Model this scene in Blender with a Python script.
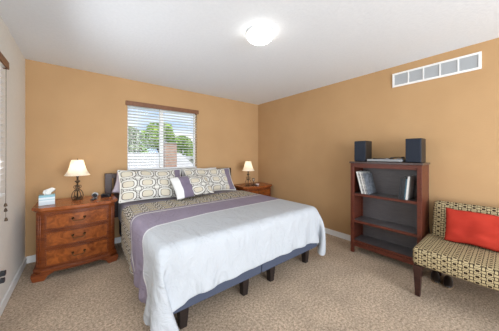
import bpy, bmesh, math, random
import numpy as np
from mathutils import Vector, Matrix, Euler, noise
R = math.radians
random.seed(7)
for o in list(bpy.data.objects): bpy.data.objects.remove(o)
SC = bpy.context.scene
COL = SC.collection

# ------------------------------------------------------------------ camera
cd = bpy.data.cameras.new('camera'); cam = bpy.data.objects.new('camera', cd); COL.objects.link(cam)
cam.location = (0, 0, 1.30)
cam.rotation_euler = (R(90), 0, R(-38.86))
cd.sensor_width = 36; cd.lens = 36*210.2/499; cd.shift_y = -10.9/499
cd.clip_start = .02; cd.clip_end = 300
SC.camera = cam
SC.view_settings.view_transform = 'Standard'; SC.view_settings.look = 'None'
SC.view_settings.exposure = 0.80; SC.view_settings.gamma = 1; SC.view_settings.use_curve_mapping = False

# ------------------------------------------------------------------ node helpers
class X:
    """a tiny expression wrapper over math nodes"""
    nt = None
    def __init__(s, sock): s.s = sock
    @staticmethod
    def m(op, *a):
        n = X.nt.nodes.new('ShaderNodeMath'); n.operation = op
        for i, v in enumerate(a):
            if isinstance(v, X): X.nt.links.new(v.s, n.inputs[i])
            else: n.inputs[i].default_value = v
        return X(n.outputs[0])
    def __add__(s, o): return X.m('ADD', s, o)
    def __sub__(s, o): return X.m('SUBTRACT', s, o)
    def __rsub__(s, o): return X.m('SUBTRACT', o, s)
    def __mul__(s, o): return X.m('MULTIPLY', s, o)
    def __truediv__(s, o): return X.m('DIVIDE', s, o)
    def lt(s, o): return X.m('LESS_THAN', s, o)
    def gt(s, o): return X.m('GREATER_THAN', s, o)
    def abs(s): return X.m('ABSOLUTE', s)
    def fr(s): return X.m('FRACT', s)
    def mx(s, o): return X.m('MAXIMUM', s, o)
    def mn(s, o): return X.m('MINIMUM', s, o)
    def pw(s, o): return X.m('POWER', s, o)

def mat(name, col=(.5,.5,.5), rough=.6, metal=0, spec=.5, **kw):
    m = bpy.data.materials.new(name); m.use_nodes = True
    b = m.node_tree.nodes['Principled BSDF']
    b.inputs['Base Color'].default_value = (*col, 1)
    b.inputs['Roughness'].default_value = rough
    b.inputs['Metallic'].default_value = metal
    b.inputs['Specular IOR Level'].default_value = spec
    for k, v in kw.items(): b.inputs[k.replace('_', ' ')].default_value = v
    m.diffuse_color = (*col, 1)
    return m
def N(m, t, **kw):
    n = m.node_tree.nodes.new(t)
    for k, v in kw.items():
        if hasattr(n, k): setattr(n, k, v)
        else: n.inputs[k].default_value = v
    return n
def L(m, a, b): m.node_tree.links.new(a, b)
def B(m): return m.node_tree.nodes['Principled BSDF']
def coord(m, kind='Object', scale=(1,1,1)):
    tc = N(m, 'ShaderNodeTexCoord'); mp = N(m, 'ShaderNodeMapping'); mp.inputs['Scale'].default_value = scale
    L(m, tc.outputs[kind], mp.inputs['Vector']); return mp.outputs['Vector']
def bump(m, height, strength=.3, dist=.01):
    b = N(m, 'ShaderNodeBump'); b.inputs['Strength'].default_value = strength; b.inputs['Distance'].default_value = dist
    L(m, height, b.inputs['Height']); L(m, b.outputs[0], B(m).inputs['Normal'])
def noisy(m, c1, c2, scale=8, detail=4, kind='Object', sc=(1,1,1), bumpk=None, lo=.3, hi=.7, rough=.5):
    v = coord(m, kind, sc)
    n = N(m, 'ShaderNodeTexNoise'); n.inputs['Scale'].default_value = scale; n.inputs['Detail'].default_value = detail; n.inputs['Roughness'].default_value = rough
    L(m, v, n.inputs['Vector'])
    r = N(m, 'ShaderNodeValToRGB'); r.color_ramp.elements[0].position = lo; r.color_ramp.elements[1].position = hi
    r.color_ramp.elements[0].color = (*c1, 1); r.color_ramp.elements[1].color = (*c2, 1)
    L(m, n.outputs['Fac'], r.inputs['Fac']); L(m, r.outputs['Color'], B(m).inputs['Base Color'])
    if bumpk: bump(m, n.outputs['Fac'], *bumpk)
    return n, r
def mixc(m, fac, a, b):
    n = N(m, 'ShaderNodeMix'); n.data_type = 'RGBA'
    for i, v in ((6, a), (7, b)):
        if isinstance(v, tuple): n.inputs[i].default_value = (*v, 1)
        else: L(m, v, n.inputs[i])
    if isinstance(fac, X): fac = fac.s
    L(m, fac, n.inputs[0])
    return n.outputs[2]

# ------------------------------------------------------------------ world
W = bpy.data.worlds.new('sky'); SC.world = W; W.use_nodes = True
wt = W.node_tree; bg = wt.nodes['Background']
def wn(t): return wt.nodes.new(t)
tc = wn('ShaderNodeTexCoord'); sep = wn('ShaderNodeSeparateXYZ'); wt.links.new(tc.outputs['Generated'], sep.inputs[0])
mp = wn('ShaderNodeMapping'); mp.inputs['Scale'].default_value = (1, 1, 3.2); wt.links.new(tc.outputs['Generated'], mp.inputs[0])
nz = wn('ShaderNodeTexNoise'); nz.inputs['Scale'].default_value = 3.1; nz.inputs['Detail'].default_value = 6; wt.links.new(mp.outputs[0], nz.inputs['Vector'])
rp = wn('ShaderNodeValToRGB'); rp.color_ramp.elements[0].position = .36; rp.color_ramp.elements[1].position = .60
rp.color_ramp.elements[0].color = (.40, .60, .95, 1); rp.color_ramp.elements[1].color = (.97, .98, 1.0, 1)
wt.links.new(nz.outputs['Fac'], rp.inputs['Fac'])
gr = wn('ShaderNodeValToRGB'); gr.color_ramp.elements[0].position = .47; gr.color_ramp.elements[1].position = .50
gr.color_ramp.elements[0].color = (0, 0, 0, 1); gr.color_ramp.elements[1].color = (1, 1, 1, 1)
ma = wn('ShaderNodeMath'); ma.operation = 'MULTIPLY_ADD'; ma.inputs[1].default_value = .5; ma.inputs[2].default_value = .5
wt.links.new(sep.outputs['Z'], ma.inputs[0]); wt.links.new(ma.outputs[0], gr.inputs['Fac'])
mx = wn('ShaderNodeMix'); mx.data_type = 'RGBA'; mx.inputs[6].default_value = (.80, .77, .72, 1)
wt.links.new(gr.outputs['Color'], mx.inputs[0]); wt.links.new(rp.outputs['Color'], mx.inputs[7])
wt.links.new(mx.outputs[2], bg.inputs['Color']); bg.inputs['Strength'].default_value = .72

# sun on the gardens outside (comes over the roof from the right, never into the room)
sd = bpy.data.lights.new('sun', 'SUN'); sd.energy = 2.2; sd.angle = R(1); sd.color = (1, .95, .86)
so = bpy.data.objects.new('sun', sd); COL.objects.link(so); so.rotation_euler = Vector((-.75, .45, -.9)).to_track_quat('-Z', 'Y').to_euler()
def area(name, loc, aim, sx, sy, power, col=(1,1,1)):
    d = bpy.data.lights.new(name, 'AREA'); d.shape = 'RECTANGLE'; d.size = sx; d.size_y = sy; d.energy = power; d.color = col
    o = bpy.data.objects.new(name, d); COL.objects.link(o); o.location = loc
    o.rotation_euler = (Vector(aim) - Vector(loc)).to_track_quat('-Z', 'Y').to_euler(); return o
LAMP_W = .9
area('window_daylight', (-.38, 1.95, 1.52), (1.5, 1.95, 1.0), 1.0, .95, 9, (.92, .96, 1))
area('fill_light', (1.1, -3.0, 1.25), (1.3, 3.6, 1.3), 3.4, 2.3, 150, (.90, .95, 1))  # added fill light, unseen behind the camera, shining in through the open end

# ------------------------------------------------------------------ materials
M = {}
M['tan_wall'] = mat('tan_wall', (.5,.3,.14), .75, spec=.25); noisy(M['tan_wall'], (.455,.280,.137), (.49,.305,.152), 2.2, 3)
_n = N(M['tan_wall'], 'ShaderNodeTexNoise', Scale=70.0, Detail=3.0); L(M['tan_wall'], coord(M['tan_wall']), _n.inputs['Vector']); bump(M['tan_wall'], _n.outputs['Fac'], .25, .004)
M['cream_wall'] = mat('cream_wall', (.66,.62,.56), .8, spec=.25); noisy(M['cream_wall'], (.76,.74,.69), (.80,.78,.73), 60, 3, bumpk=(.2,.004))
M['ceiling'] = mat('ceiling_paint', (.78,.79,.81), .9, spec=.2); noisy(M['ceiling'], (.76,.80,.855), (.79,.83,.885), 45, 3, bumpk=(.3,.005))
M['white'] = mat('white_paint', (.8,.8,.79), .45)
M['slat'] = mat('white_slat', (.84,.84,.83), .4)
# carpet
m = M['carpet'] = mat('beige_carpet', (.5,.4,.3), .95, spec=.1)
n1, r1 = noisy(m, (.23,.165,.11), (.86,.68,.51), 55, 5, lo=.34, hi=.66, rough=.85)
n2 = N(m, 'ShaderNodeTexNoise', Scale=3.0, Detail=3.0); L(m, coord(m), n2.inputs['Vector'])
r2 = N(m, 'ShaderNodeValToRGB'); r2.color_ramp.elements[0].position=.35; r2.color_ramp.elements[1].position=.65
r2.color_ramp.elements[0].color=(.88,.88,.88,1); r2.color_ramp.elements[1].color=(1.06,1.06,1.06,1); L(m, n2.outputs['Fac'], r2.inputs['Fac'])
mm = N(m, 'ShaderNodeMix'); mm.data_type='RGBA'; mm.blend_type='MULTIPLY'; mm.inputs[0].default_value=1
L(m, r1.outputs[0], mm.inputs[6]); L(m, r2.outputs[0], mm.inputs[7]); L(m, mm.outputs[2], B(m).inputs['Base Color'])
bump(m, n1.outputs['Fac'], .9, .02)

def wood(name, c1, c2, rough=.3, sc=(3,3,22), scale=3, spec=.5, hi=.65):
    m = mat(name, c1, rough, spec=spec*.6)
    v = coord(m, 'Object', sc)
    n = N(m, 'ShaderNodeTexNoise', Scale=scale, Detail=6.0, Roughness=.62, Distortion=1.2); L(m, v, n.inputs['Vector'])
    r = N(m, 'ShaderNodeValToRGB'); r.color_ramp.elements[0].position=.32; r.color_ramp.elements[1].position=hi
    r.color_ramp.elements[0].color=(*c1,1); r.color_ramp.elements[1].color=(*c2,1)
    L(m, n.outputs['Fac'], r.inputs['Fac']); L(m, r.outputs[0], B(m).inputs['Base Color']); return m
M['chest_wood'] = wood('chestnut_wood', (.09,.019,.005), (.20,.05,.011), .32, (2,2,12))
M['chest_top'] = wood('chestnut_top', (.17,.042,.011), (.34,.10,.028), .24, (2,14,2))
M['burl'] = wood('burl_veneer', (.12,.026,.005), (.31,.085,.016), .3, (5,5,5), 2.6)
M['cherry'] = wood('dark_cherry', (.07,.017,.010), (.12,.031,.017), .33, (3,3,20))
M['cherry_back'] = wood('dark_back_panel', (.075,.066,.068), (.11,.096,.098), .32, (3,3,20), spec=.8)
M['cherry_top'] = wood('dark_top_board', (.05,.032,.03), (.08,.05,.045), .22, (3,12,3), spec=.7)
M['espresso'] = wood('espresso_wood', (.022,.009,.007), (.05,.021,.015), .35, (3,3,18))
M['valance'] = wood('brown_valance', (.14,.058,.028), (.22,.10,.05), .4, (14,14,3))
M['black_leg'] = wood('black_brown_leg', (.012,.008,.007), (.022,.014,.012), .45)
M['base_fabric'] = mat('charcoal_blue_fabric', (.06,.07,.105), .9, spec=.2); noisy(M['base_fabric'], (.052,.062,.092), (.075,.086,.125), 220, 3, bumpk=(.3,.002))
M['iron'] = mat('wrought_iron', (.05,.033,.022), .42, metal=.6); noisy(M['iron'], (.035,.022,.014), (.12,.078,.045), 40, 3)
M['brass_dark'] = mat('aged_brass', (.11,.06,.025), .38, metal=.85)
M['silver'] = mat('brushed_silver', (.55,.56,.57), .3, metal=.85)
M['black'] = mat('black_plastic', (.012,.013,.016), .4)
M['black_gloss'] = mat('black_gloss', (.008,.008,.01), .12)
M['grille'] = mat('speaker_cloth', (.02,.024,.036), .85, spec=.2); noisy(M['grille'], (.014,.018,.028), (.03,.036,.05), 300, 2)
M['speaker_side'] = wood('black_ash', (.013,.011,.010), (.028,.022,.019), .45)
M['red'] = mat('red_fabric', (.55,.04,.022), .85, spec=.2); noisy(M['red'], (.41,.030,.017), (.47,.040,.022), 9, 4)
M['purple'] = mat('mauve_fabric', (.2,.16,.24), .75, spec=.3, Sheen_Weight=.3); noisy(M['purple'], (.235,.195,.265), (.285,.24,.315), 7, 4)
M['purple_dark'] = mat('deep_mauve_fabric', (.12,.09,.14), .75, spec=.3, Sheen_Weight=.3); noisy(M['purple_dark'], (.155,.125,.185), (.20,.162,.225), 9, 4)
M['lavender'] = mat('pale_lavender_cotton', (.55,.49,.58), .85, spec=.2); noisy(M['lavender'], (.54,.48,.57), (.62,.56,.63), 7, 3)
M['cotton'] = mat('white_cotton', (.75,.75,.74), .85, spec=.2)
M['piping'] = mat('cream_piping', (.76,.75,.70), .8, spec=.2)
M['paper'] = mat('white_paper', (.75,.74,.71), .8)
M['blue_box'] = mat('pale_blue_card', (.3,.45,.52), .6)
M['glassy'] = mat('clear_glass', (.9,.93,.93), .05, Transmission_Weight=.95)
M['shade'] = mat('cream_shade', (.85,.80,.72), .8, spec=.1)
sm = M['shade']; tr = N(sm, 'ShaderNodeBsdfTranslucent'); tr.inputs['Color'].default_value = (.9,.84,.74,1)
ms = N(sm, 'ShaderNodeMixShader'); ms.inputs[0].default_value = .45
L(sm, B(sm).outputs[0], ms.inputs[1]); L(sm, tr.outputs[0], ms.inputs[2]); L(sm, ms.outputs[0], sm.node_tree.nodes['Material Output'].inputs[0])
M['dome'] = mat('lit_opal_glass', (.9,.88,.82), .4, Emission_Color=(1,.95,.84,1), Emission_Strength=4.5)

def se(x, y, a, b, p=4.0):
    return ((x.abs()/a).pw(p) + (y.abs()/b).pw(p)).pw(1/p)
def trellis(m, sock, k=1.0, fill=(.50,.41,.29), ground=(.74,.72,.64), line=(.055,.04,.035), lw=.055):
    """interlocked rounded rings; sock = vector in metres"""
    X.nt = m.node_tree
    sp = N(m, 'ShaderNodeSeparateXYZ'); L(m, sock, sp.inputs[0])
    u, v = X(sp.outputs[0]), X(sp.outputs[1])
    PX, PY = .24*k, .165*k
    def cell(du, dv): return ((u/PX + du).fr() - .5)*PX, ((v/PY + dv).fr() - .5)*PY
    ax, ay = cell(0, 0); bx, by = cell(.5, .5)
    d1 = se(ax, ay, .068*k, .044*k, 3.2); d2 = se(ax, ay, .106*k, .0725*k, 2.8); d3 = se(bx, by, .098*k, .070*k, 2.6)
    d4 = se(bx, by, .040*k, .028*k, 2.0)
    d5 = se(bx, by, .062*k, .046*k, 1.6)
    def ring(d, w): return (d - 1).abs().lt(w)
    hw_ = .0022*k*(lw/.036)
    lk1 = (ay.abs()-.014*k).abs().lt(hw_)*ax.abs().gt(.105*k)
    lk2 = (ax.abs()-.016*k).abs().lt(hw_)*ay.abs().gt(.071*k)
    lines = ring(d1, lw*1.3).mx(ring(d2, lw)).mx(ring(d4, lw*1.8)).mx(ring(d5, lw*1.3)).mx(lk1).mx(lk2)
    c = mixc(m, d1.lt(1), ground, fill)
    c = mixc(m, lines, c, line)
    return c
m = M['sham'] = mat('trellis_print', (.7,.68,.6), .85, spec=.2)
L(m, trellis(m, coord(m, 'UV'), 1.0, fill=(.60,.55,.44), ground=(.68,.67,.62), lw=.045), B(m).inputs['Base Color'])
# comforter: the zones follow the cloth, uv = metres across / metres from the head edge
m = M['comforter'] = mat('comforter_cloth', (.7,.7,.7), .8, spec=.25)
X.nt = m.node_tree
uv = coord(m, 'UV'); sp = N(m, 'ShaderNodeSeparateXYZ'); L(m, uv, sp.inputs[0]); v = X(sp.outputs[1])
c = trellis(m, uv, .68, fill=(.46,.39,.27), ground=(.66,.63,.55), lw=.075, line=(.06,.045,.035))
Z0 = .455
pz = N(m, 'ShaderNodeTexNoise', Scale=6.0, Detail=4.0); L(m, uv, pz.inputs['Vector'])
pur = mixc(m, pz.outputs['Fac'], (.235,.20,.27), (.31,.27,.345))
uu_ = X(sp.outputs[0]); vs_ = v - (.62 - uu_).mx(0.0)*.5; vw_ = vs_ - (1.15 - uu_).mx(0.0)*.13
c = mixc(m, vs_.gt(Z0), c, pur)
c = mixc(m, vs_.gt(Z0+.045), c, (.62,.62,.62))
c = mixc(m, vs_.gt(Z0+.07), c, pur)
c = mixc(m, vw_.gt(Z0+.455), c, (.64,.65,.67))
c = mixc(m, vw_.gt(Z0+.48), c, (.47,.495,.525))
L(m, c, B(m).inputs['Base Color'])
uv2 = coord(m, 'UV', (1.6, .8, 1))
wv = N(m, 'ShaderNodeTexNoise', Scale=4.5, Detail=6.0, Roughness=.6, Distortion=1.5); L(m, uv2, wv.inputs['Vector']); bump(m, wv.outputs['Fac'], .7, .045)
# settee fabric: links and filled blocks in staggered columns
m = M['settee'] = mat('geometric_upholstery', (.5,.4,.25), .85, spec=.2)
X.nt = m.node_tree
uv = coord(m, 'UV'); sp = N(m, 'ShaderNodeSeparateXYZ'); L(m, uv, sp.inputs[0]); u, v = X(sp.outputs[0]), X(sp.outputs[1])
PX, PY = .064, .047
ax, ay = ((u/PX).fr() - .5)*PX, ((v/PY).fr() - .5)*PY
bx, by = ((u/PX + .5).fr() - .5)*PX, ((v/PY + .5).fr() - .5)*PY
d1 = se(ax, ay, .0105, .0085); d2 = se(ax, ay, .0175, .016); d3 = se(bx, by, .0105, .0125)
dark = d1.lt(1.12).mx((d2-1.06).abs().lt(.10)).mx((d3-1).abs().lt(.22)).mx((bx.abs() - .0125).abs().lt(.0012))
c = mixc(m, d2.lt(1), (.48,.39,.22), (.54,.44,.25)); c = mixc(m, dark, c, (.035,.019,.010))
L(m, c, B(m).inputs['Base Color'])

# ------------------------------------------------------------------ mesh helpers
def link(name, bm, m, parent=None, smooth=False, bev=None, sub=0, seg=2):
    me = bpy.data.meshes.new(name); bm.normal_update(); bm.to_mesh(me); bm.free()
    for mm_ in (m if isinstance(m, (list, tuple)) else [m]): me.materials.append(mm_)
    o = bpy.data.objects.new(name, me); COL.objects.link(o)
    if parent: o.parent = parent
    if smooth:
        for p in me.polygons: p.use_smooth = True
    if bev:
        b = o.modifiers.new('bevel', 'BEVEL'); b.width = bev; b.segments = seg; b.limit_method = 'ANGLE'; b.angle_limit = R(40)
        for p in me.polygons: p.use_smooth = True
        b.harden_normals = True
    if sub:
        s = o.modifiers.new('subsurf', 'SUBSURF'); s.levels = s.render_levels = sub
    return o
def box(bm, x0, x1, y0, y1, z0, z1, mtx=None, mi=0):
    v = [bm.verts.new(p) for p in [(x0,y0,z0),(x1,y0,z0),(x1,y1,z0),(x0,y1,z0),(x0,y0,z1),(x1,y0,z1),(x1,y1,z1),(x0,y1,z1)]]
    if mtx: bmesh.ops.transform(bm, matrix=mtx, verts=v)
    for f in [(0,3,2,1),(4,5,6,7),(0,1,5,4),(1,2,6,5),(2,3,7,6),(3,0,4,7)]:
        fc = bm.faces.new([v[i] for i in f]); fc.material_index = mi
    return v
def prism(bm, pts, z0, z1, pts2=None):
    a = [bm.verts.new((x, y, z0)) for x, y in pts]; b = [bm.verts.new((x, y, z1)) for x, y in (pts2 or pts)]
    n = len(a)
    bm.faces.new(a[::-1]); bm.faces.new(b)
    for i in range(n): bm.faces.new([a[i], a[(i+1)%n], b[(i+1)%n], b[i]])
def lathe(bm, prof, seg=32, c=(0,0), cap=False, wob=None):
    rings = []
    for r, z in prof:
        ring = []
        for i in range(seg):
            t = 2*math.pi*i/seg; rr = r*(1 + (wob(t, z) if wob else 0))
            ring.append(bm.verts.new((c[0]+rr*math.cos(t), c[1]+rr*math.sin(t), z)))
        rings.append(ring)
    for a, b in zip(rings, rings[1:]):
        for i in range(seg): bm.faces.new([a[i], a[(i+1)%seg], b[(i+1)%seg], b[i]])
    if cap:
        bm.faces.new(rings[0][::-1]); bm.faces.new(rings[-1])
def tube(bm, pts, r, seg=8):
    pts = [Vector(p) for p in pts]; rings = []
    up = None
    for i, p in enumerate(pts):
        d = (pts[min(i+1, len(pts)-1)] - pts[max(i-1, 0)]).normalized()
        if up is None: up = d.orthogonal().normalized()
        up = (up - d*up.dot(d)).normalized(); s = d.cross(up)
        rr = r[i] if isinstance(r, (list, tuple)) else r
        rings.append([bm.verts.new(p + (up*math.cos(2*math.pi*k/seg) + s*math.sin(2*math.pi*k/seg))*rr) for k in range(seg)])
    for a, b in zip(rings, rings[1:]):
        for i in range(seg): bm.faces.new([a[i], a[(i+1)%seg], b[(i+1)%seg], b[i]])
    bm.faces.new(rings[0][::-1]); bm.faces.new(rings[-1])
def nb(): return bmesh.new()
def boxo(name, m, parent, *a, bev=.003, mtx=None):
    b = nb(); box(b, *a, mtx=mtx); return link(name, b, m, parent, bev=bev)
def tag(o, label, cat, group=None):
    o['label'] = label; o['category'] = cat
    if group: o['group'] = group
    return o
def thing(name, label, cat, loc=(0,0,0), rz=0, group=None):
    o = bpy.data.objects.new(name, None); COL.objects.link(o); o.location = loc; o.rotation_euler = (0,0,rz)
    o.empty_display_size = .1
    return tag(o, label, cat, group)
def struct(o): o['kind'] = 'structure'; return o
def box_uv(o, scale=1.0):
    me = o.data; uvl = me.uv_layers.new(name='UVMap')
    for p in me.polygons:
        n = p.normal; a = max(range(3), key=lambda i: abs(n[i]))
        for li in p.loop_indices:
            c = me.vertices[me.loops[li].vertex_index].co
            q = (c.y, c.z) if a == 0 else (c.x, c.z) if a == 1 else (c.y, c.x)
            uvl.data[li].uv = (q[0]*scale, q[1]*scale)

XL, XR, YB, H = -.509, 3.174, 3.625, 2.44
YF = -1.25
# ------------------------------------------------------------------ the room
struct(boxo('floor', M['carpet'], None, XL, XR, YF, YB, -.08, 0, bev=None))
struct(boxo('ceiling', M['ceiling'], None, XL-.15, XR+.15, YF, YB+.15, H, H+.08, bev=None))
WX0, WX1, WZ0, WZ1 = .555, 1.68, 1.055, 2.075
b = nb()
for a in [(XL-.15, WX0, 0, H), (WX1, XR+.15, 0, H), (WX0, WX1, 0, WZ0), (WX0, WX1, WZ1, H)]:
    box(b, a[0], a[1], YB, YB+.15, a[2], a[3])
struct(link('wall_back', b, M['tan_wall']))
struct(boxo('wall_right', M['tan_wall'], None, XR, XR+.15, YF, YB, 0, H, bev=None))
LY0, LY1, LZ0, LZ1 = 1.30, 2.425, 1.0, 1.955
b = nb()
for a in [(YF, LY0, 0, H), (LY1, YB, 0, H), (LY0, LY1, 0, LZ0), (LY0, LY1, LZ1, H)]:
    box(b, XL-.15, XL, a[0], a[1], a[2], a[3])
struct(link('wall_left', b, M['cream_wall']))
struct(boxo('baseboard_back', M['white'], None, XL, XR, YB-.014, YB-.0005, 0, .085, bev=.004))
struct(boxo('baseboard_left', M['white'], None, XL+.0005, XL+.014, YF, YB-.014, 0, .085, bev=.004))
struct(boxo('baseboard_right', M['white'], None, XR-.014, XR-.0005, YF, YB-.014, 0, .085, bev=.004))

# window in the back wall
def window(name, x0, x1, z0, z1, y):                      # frame in local XZ, glass behind
    root = bpy.data.objects.new(name, None); COL.objects.link(root); struct(root)
    b = nb(); f = .026
    box(b, x0, x0+f, y, y+.05, z0, z1); box(b, x1-f, x1, y, y+.05, z0, z1)
    box(b, x0+f, x1-f, y, y+.05, z0, z0+f); box(b, x0+f, x1-f, y, y+.05, z1-f, z1)
    link('window_frame', b, M['white'], root, bev=.004)
    boxo('mullion', M['white'], root, (x0+x1)/2-.075, (x0+x1)/2-.015, y-.01, y+.045, z0+f, z1-f)
    for s in ((x0+f, (x0+x1)/2-.075), ((x0+x1)/2-.015, x1-f)):
        boxo('window_pane', M['pane'], root, s[0], s[1], y+.02, y+.025, z0+f, z1-f, bev=None)
    return root
m = M['pane'] = bpy.data.materials.new('window_glass'); m.use_nodes = True
nt = m.node_tree; tb = nt.nodes.new('ShaderNodeBsdfTransparent'); gl = nt.nodes.new('ShaderNodeBsdfGlossy'); gl.inputs['Roughness'].default_value = .02
mxs = nt.nodes.new('ShaderNodeMixShader'); mxs.inputs[0].default_value = .012
nt.links.new(tb.outputs[0], mxs.inputs[1]); nt.links.new(gl.outputs[0], mxs.inputs[2]); nt.links.new(mxs.outputs[0], nt.nodes['Material Output'].inputs[0])
window('window_1', WX0, WX1, WZ0, WZ1, YB+.08)
struct(boxo('trim_1', M['white'], None, WX0, WX1, YB-.02, YB+.079, WZ0-.018, WZ0, bev=.003))
w2 = window('window_2', -(LY1), -(LY0), LZ0, LZ1, .08)
w2.location = (XL, 0, 0); w2.rotation_euler = (0, 0, R(90))       # local -x -> world -y? (see below)
w2.rotation_euler = (0, 0, R(90)); w2.scale = (-1, 1, 1)
struct(boxo('trim_2', M['white'], None, XL-.079, XL+.009, LY0, LY1, LZ0-.018, LZ0, bev=.003))

def blind(root, w, top, bottom, tilt, depth=.048):         # local frame: x along the window, -y towards the room
    b = nb(); pitch = .0465; z = top - .03; n = 0
    while z > bottom + .035:
        mt = Matrix.Translation((0, 0, z)) @ Matrix.Rotation(tilt, 4, 'X')
        box(b, .006, w-.006, -depth/2, depth/2, -.0014, .0014, mt); z -= pitch
    link('slats', b, M['slat'], root)
    boxo('bottom_rail', M['slat'], root, .004, w-.004, -.025, .025, bottom+.006, bottom+.024)
    b = nb()
    for fx in (.12, .5, .88):
        for dy in (-.024, .024): box(b, w*fx-.0012, w*fx+.0012, dy-.0008, dy+.0008, bottom+.02, top)
    link('ladder_cords', b, M['slat'], root)
bl = thing('window_blind', 'open white slatted blind with reddish brown valance on the window above the bed', 'blind', (WX0, YB+.035, 0))
blind(bl, WX1-WX0, 2.045, WZ0, R(-11))
boxo('valance', M['valance'], bl, -.025, WX1-WX0+.02, -.062, -.037, 2.045, 2.112, bev=.004)
b = nb(); tube(b, [(.06,-.05,2.05),(.06,-.052,1.5),(.062,-.05,1.14)], .0018, 6); link('tilt_cord', b, M['slat'], bl)
bl2 = thing('window_blind', 'white blind with brown valance on the cream side wall window', 'blind', (XL+.036, LY0-.02, 0), R(90))
blind(bl2, LY1-LY0+.04, 1.965, LZ0-.02, R(-35))
boxo('valance', M['valance'], bl2, -.02, LY1-LY0+.053, -.042, -.030, 1.962, 2.018, bev=.003)
boxo('valance_return', M['valance'], bl2, LY1-LY0+.045, LY1-LY0+.053, -.0298, .034, 1.962, 2.018, bev=.001)
boxo('headrail', M['slat'], bl2, .002, LY1-LY0+.038, -.026, .026, 1.968, 2.01)
# cord with tassels hanging past the sill
b = nb(); yy = LY1-LY0+.03
tube(b, [(yy,-.029,1.975),(yy,-.029,1.4),(yy+.012,-.025,.90)], .0014, 6); tube(b, [(yy+.005,-.0285,1.975),(yy+.006,-.028,1.4),(yy+.014,-.025,.80)], .0014, 6)
link('pull_cord', b, M['iron'], bl2)
for dy, z in ((0,.90),(.004,.86),(.014,.785)):
    b = nb(); lathe(b, [(.002,z+.028),(.007,z+.02),(.0105,z+.004),(.0095,z),(.002,z-.002)], 12, (yy+.008+dy,-.025), True); link('tassel', b, M['iron'], bl2, smooth=True)

# ------------------------------------------------------------------ outlet, vent, ceiling light
t = thing('wall_outlet', 'white outlet plate with a black plug low on the cream side wall', 'outlet', (XL, 2.565, .315))
boxo('cover_plate', M['white'], t, .0005, .007, -.038, .038, -.06, .06)
boxo('plug', M['black'], t, .0075, .04, -.02, .022, .01, .045, bev=.005); boxo('plug', M['black'], t, .0075, .035, -.018, .02, -.045, -.012, bev=.005)
t = thing('air_vent', 'long white five-panel air return vent high on the tan wall', 'vent', (XR, .572, 2.258))
b = nb(); y0, y1, z0, z1 = -.39, .39, -.088, .088; f = .022; d0, d1 = -.014, -.0008
box(b, d0, d1, y0, y1, z0, z0+f); box(b, d0, d1, y0, y1, z1-f, z1)
st = (y1-y0-2*f)/5
for i in range(6):
    yc = y0+f+st*i; w = .006
    if i == 0: box(b, d0, d1, y0, y0+f, z0+f, z1-f)
    elif i == 5: box(b, d0, d1, y1-f, y1, z0+f, z1-f)
    else: box(b, d0, d1, yc-w, yc+w, z0+f, z1-f)
link('vent_frame', b, M['white'], t)
M['vent_grey'] = mat('grey_vent_metal', (.52,.54,.56), .5)
for i in range(5):
    ya, yb = y0+f+st*i+(.006 if i else 0), y0+f+st*(i+1)-(.006 if i < 4 else 0)
    b = nb(); box(b, -.003, -.0008, ya, yb, z0+f, z1-f)
    k = 11
    for j in range(k):
        zc = z0+f+(z1-z0-2*f)*(j+.5)/k
        box(b, -.005, .005, ya, yb, -.0012, .0012, Matrix.Translation((-.0078,0,zc)) @ Matrix.Rotation(R(35), 4, 'Y'))
    link('louver_panel', b, M['vent_grey'], t)
t = thing('ceiling_light', 'round flush glass dome light glowing on the ceiling', 'ceiling light', (1.31, 1.47, H))
b = nb(); lathe(b, [(.02,-.0008),(.125,-.0008),(.13,-.012),(.12,-.022),(.02,-.022)], 48, cap=True); link('mounting_ring', b, M['white'], t, smooth=True)
b = nb(); lathe(b, [(.122,-.0225),(.124,-.03),(.117,-.05),(.098,-.068),(.065,-.08),(.03,-.086),(.004,-.087)], 48, cap=True); link('glass_dome', b, M['dome'], t, smooth=True)

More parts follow.
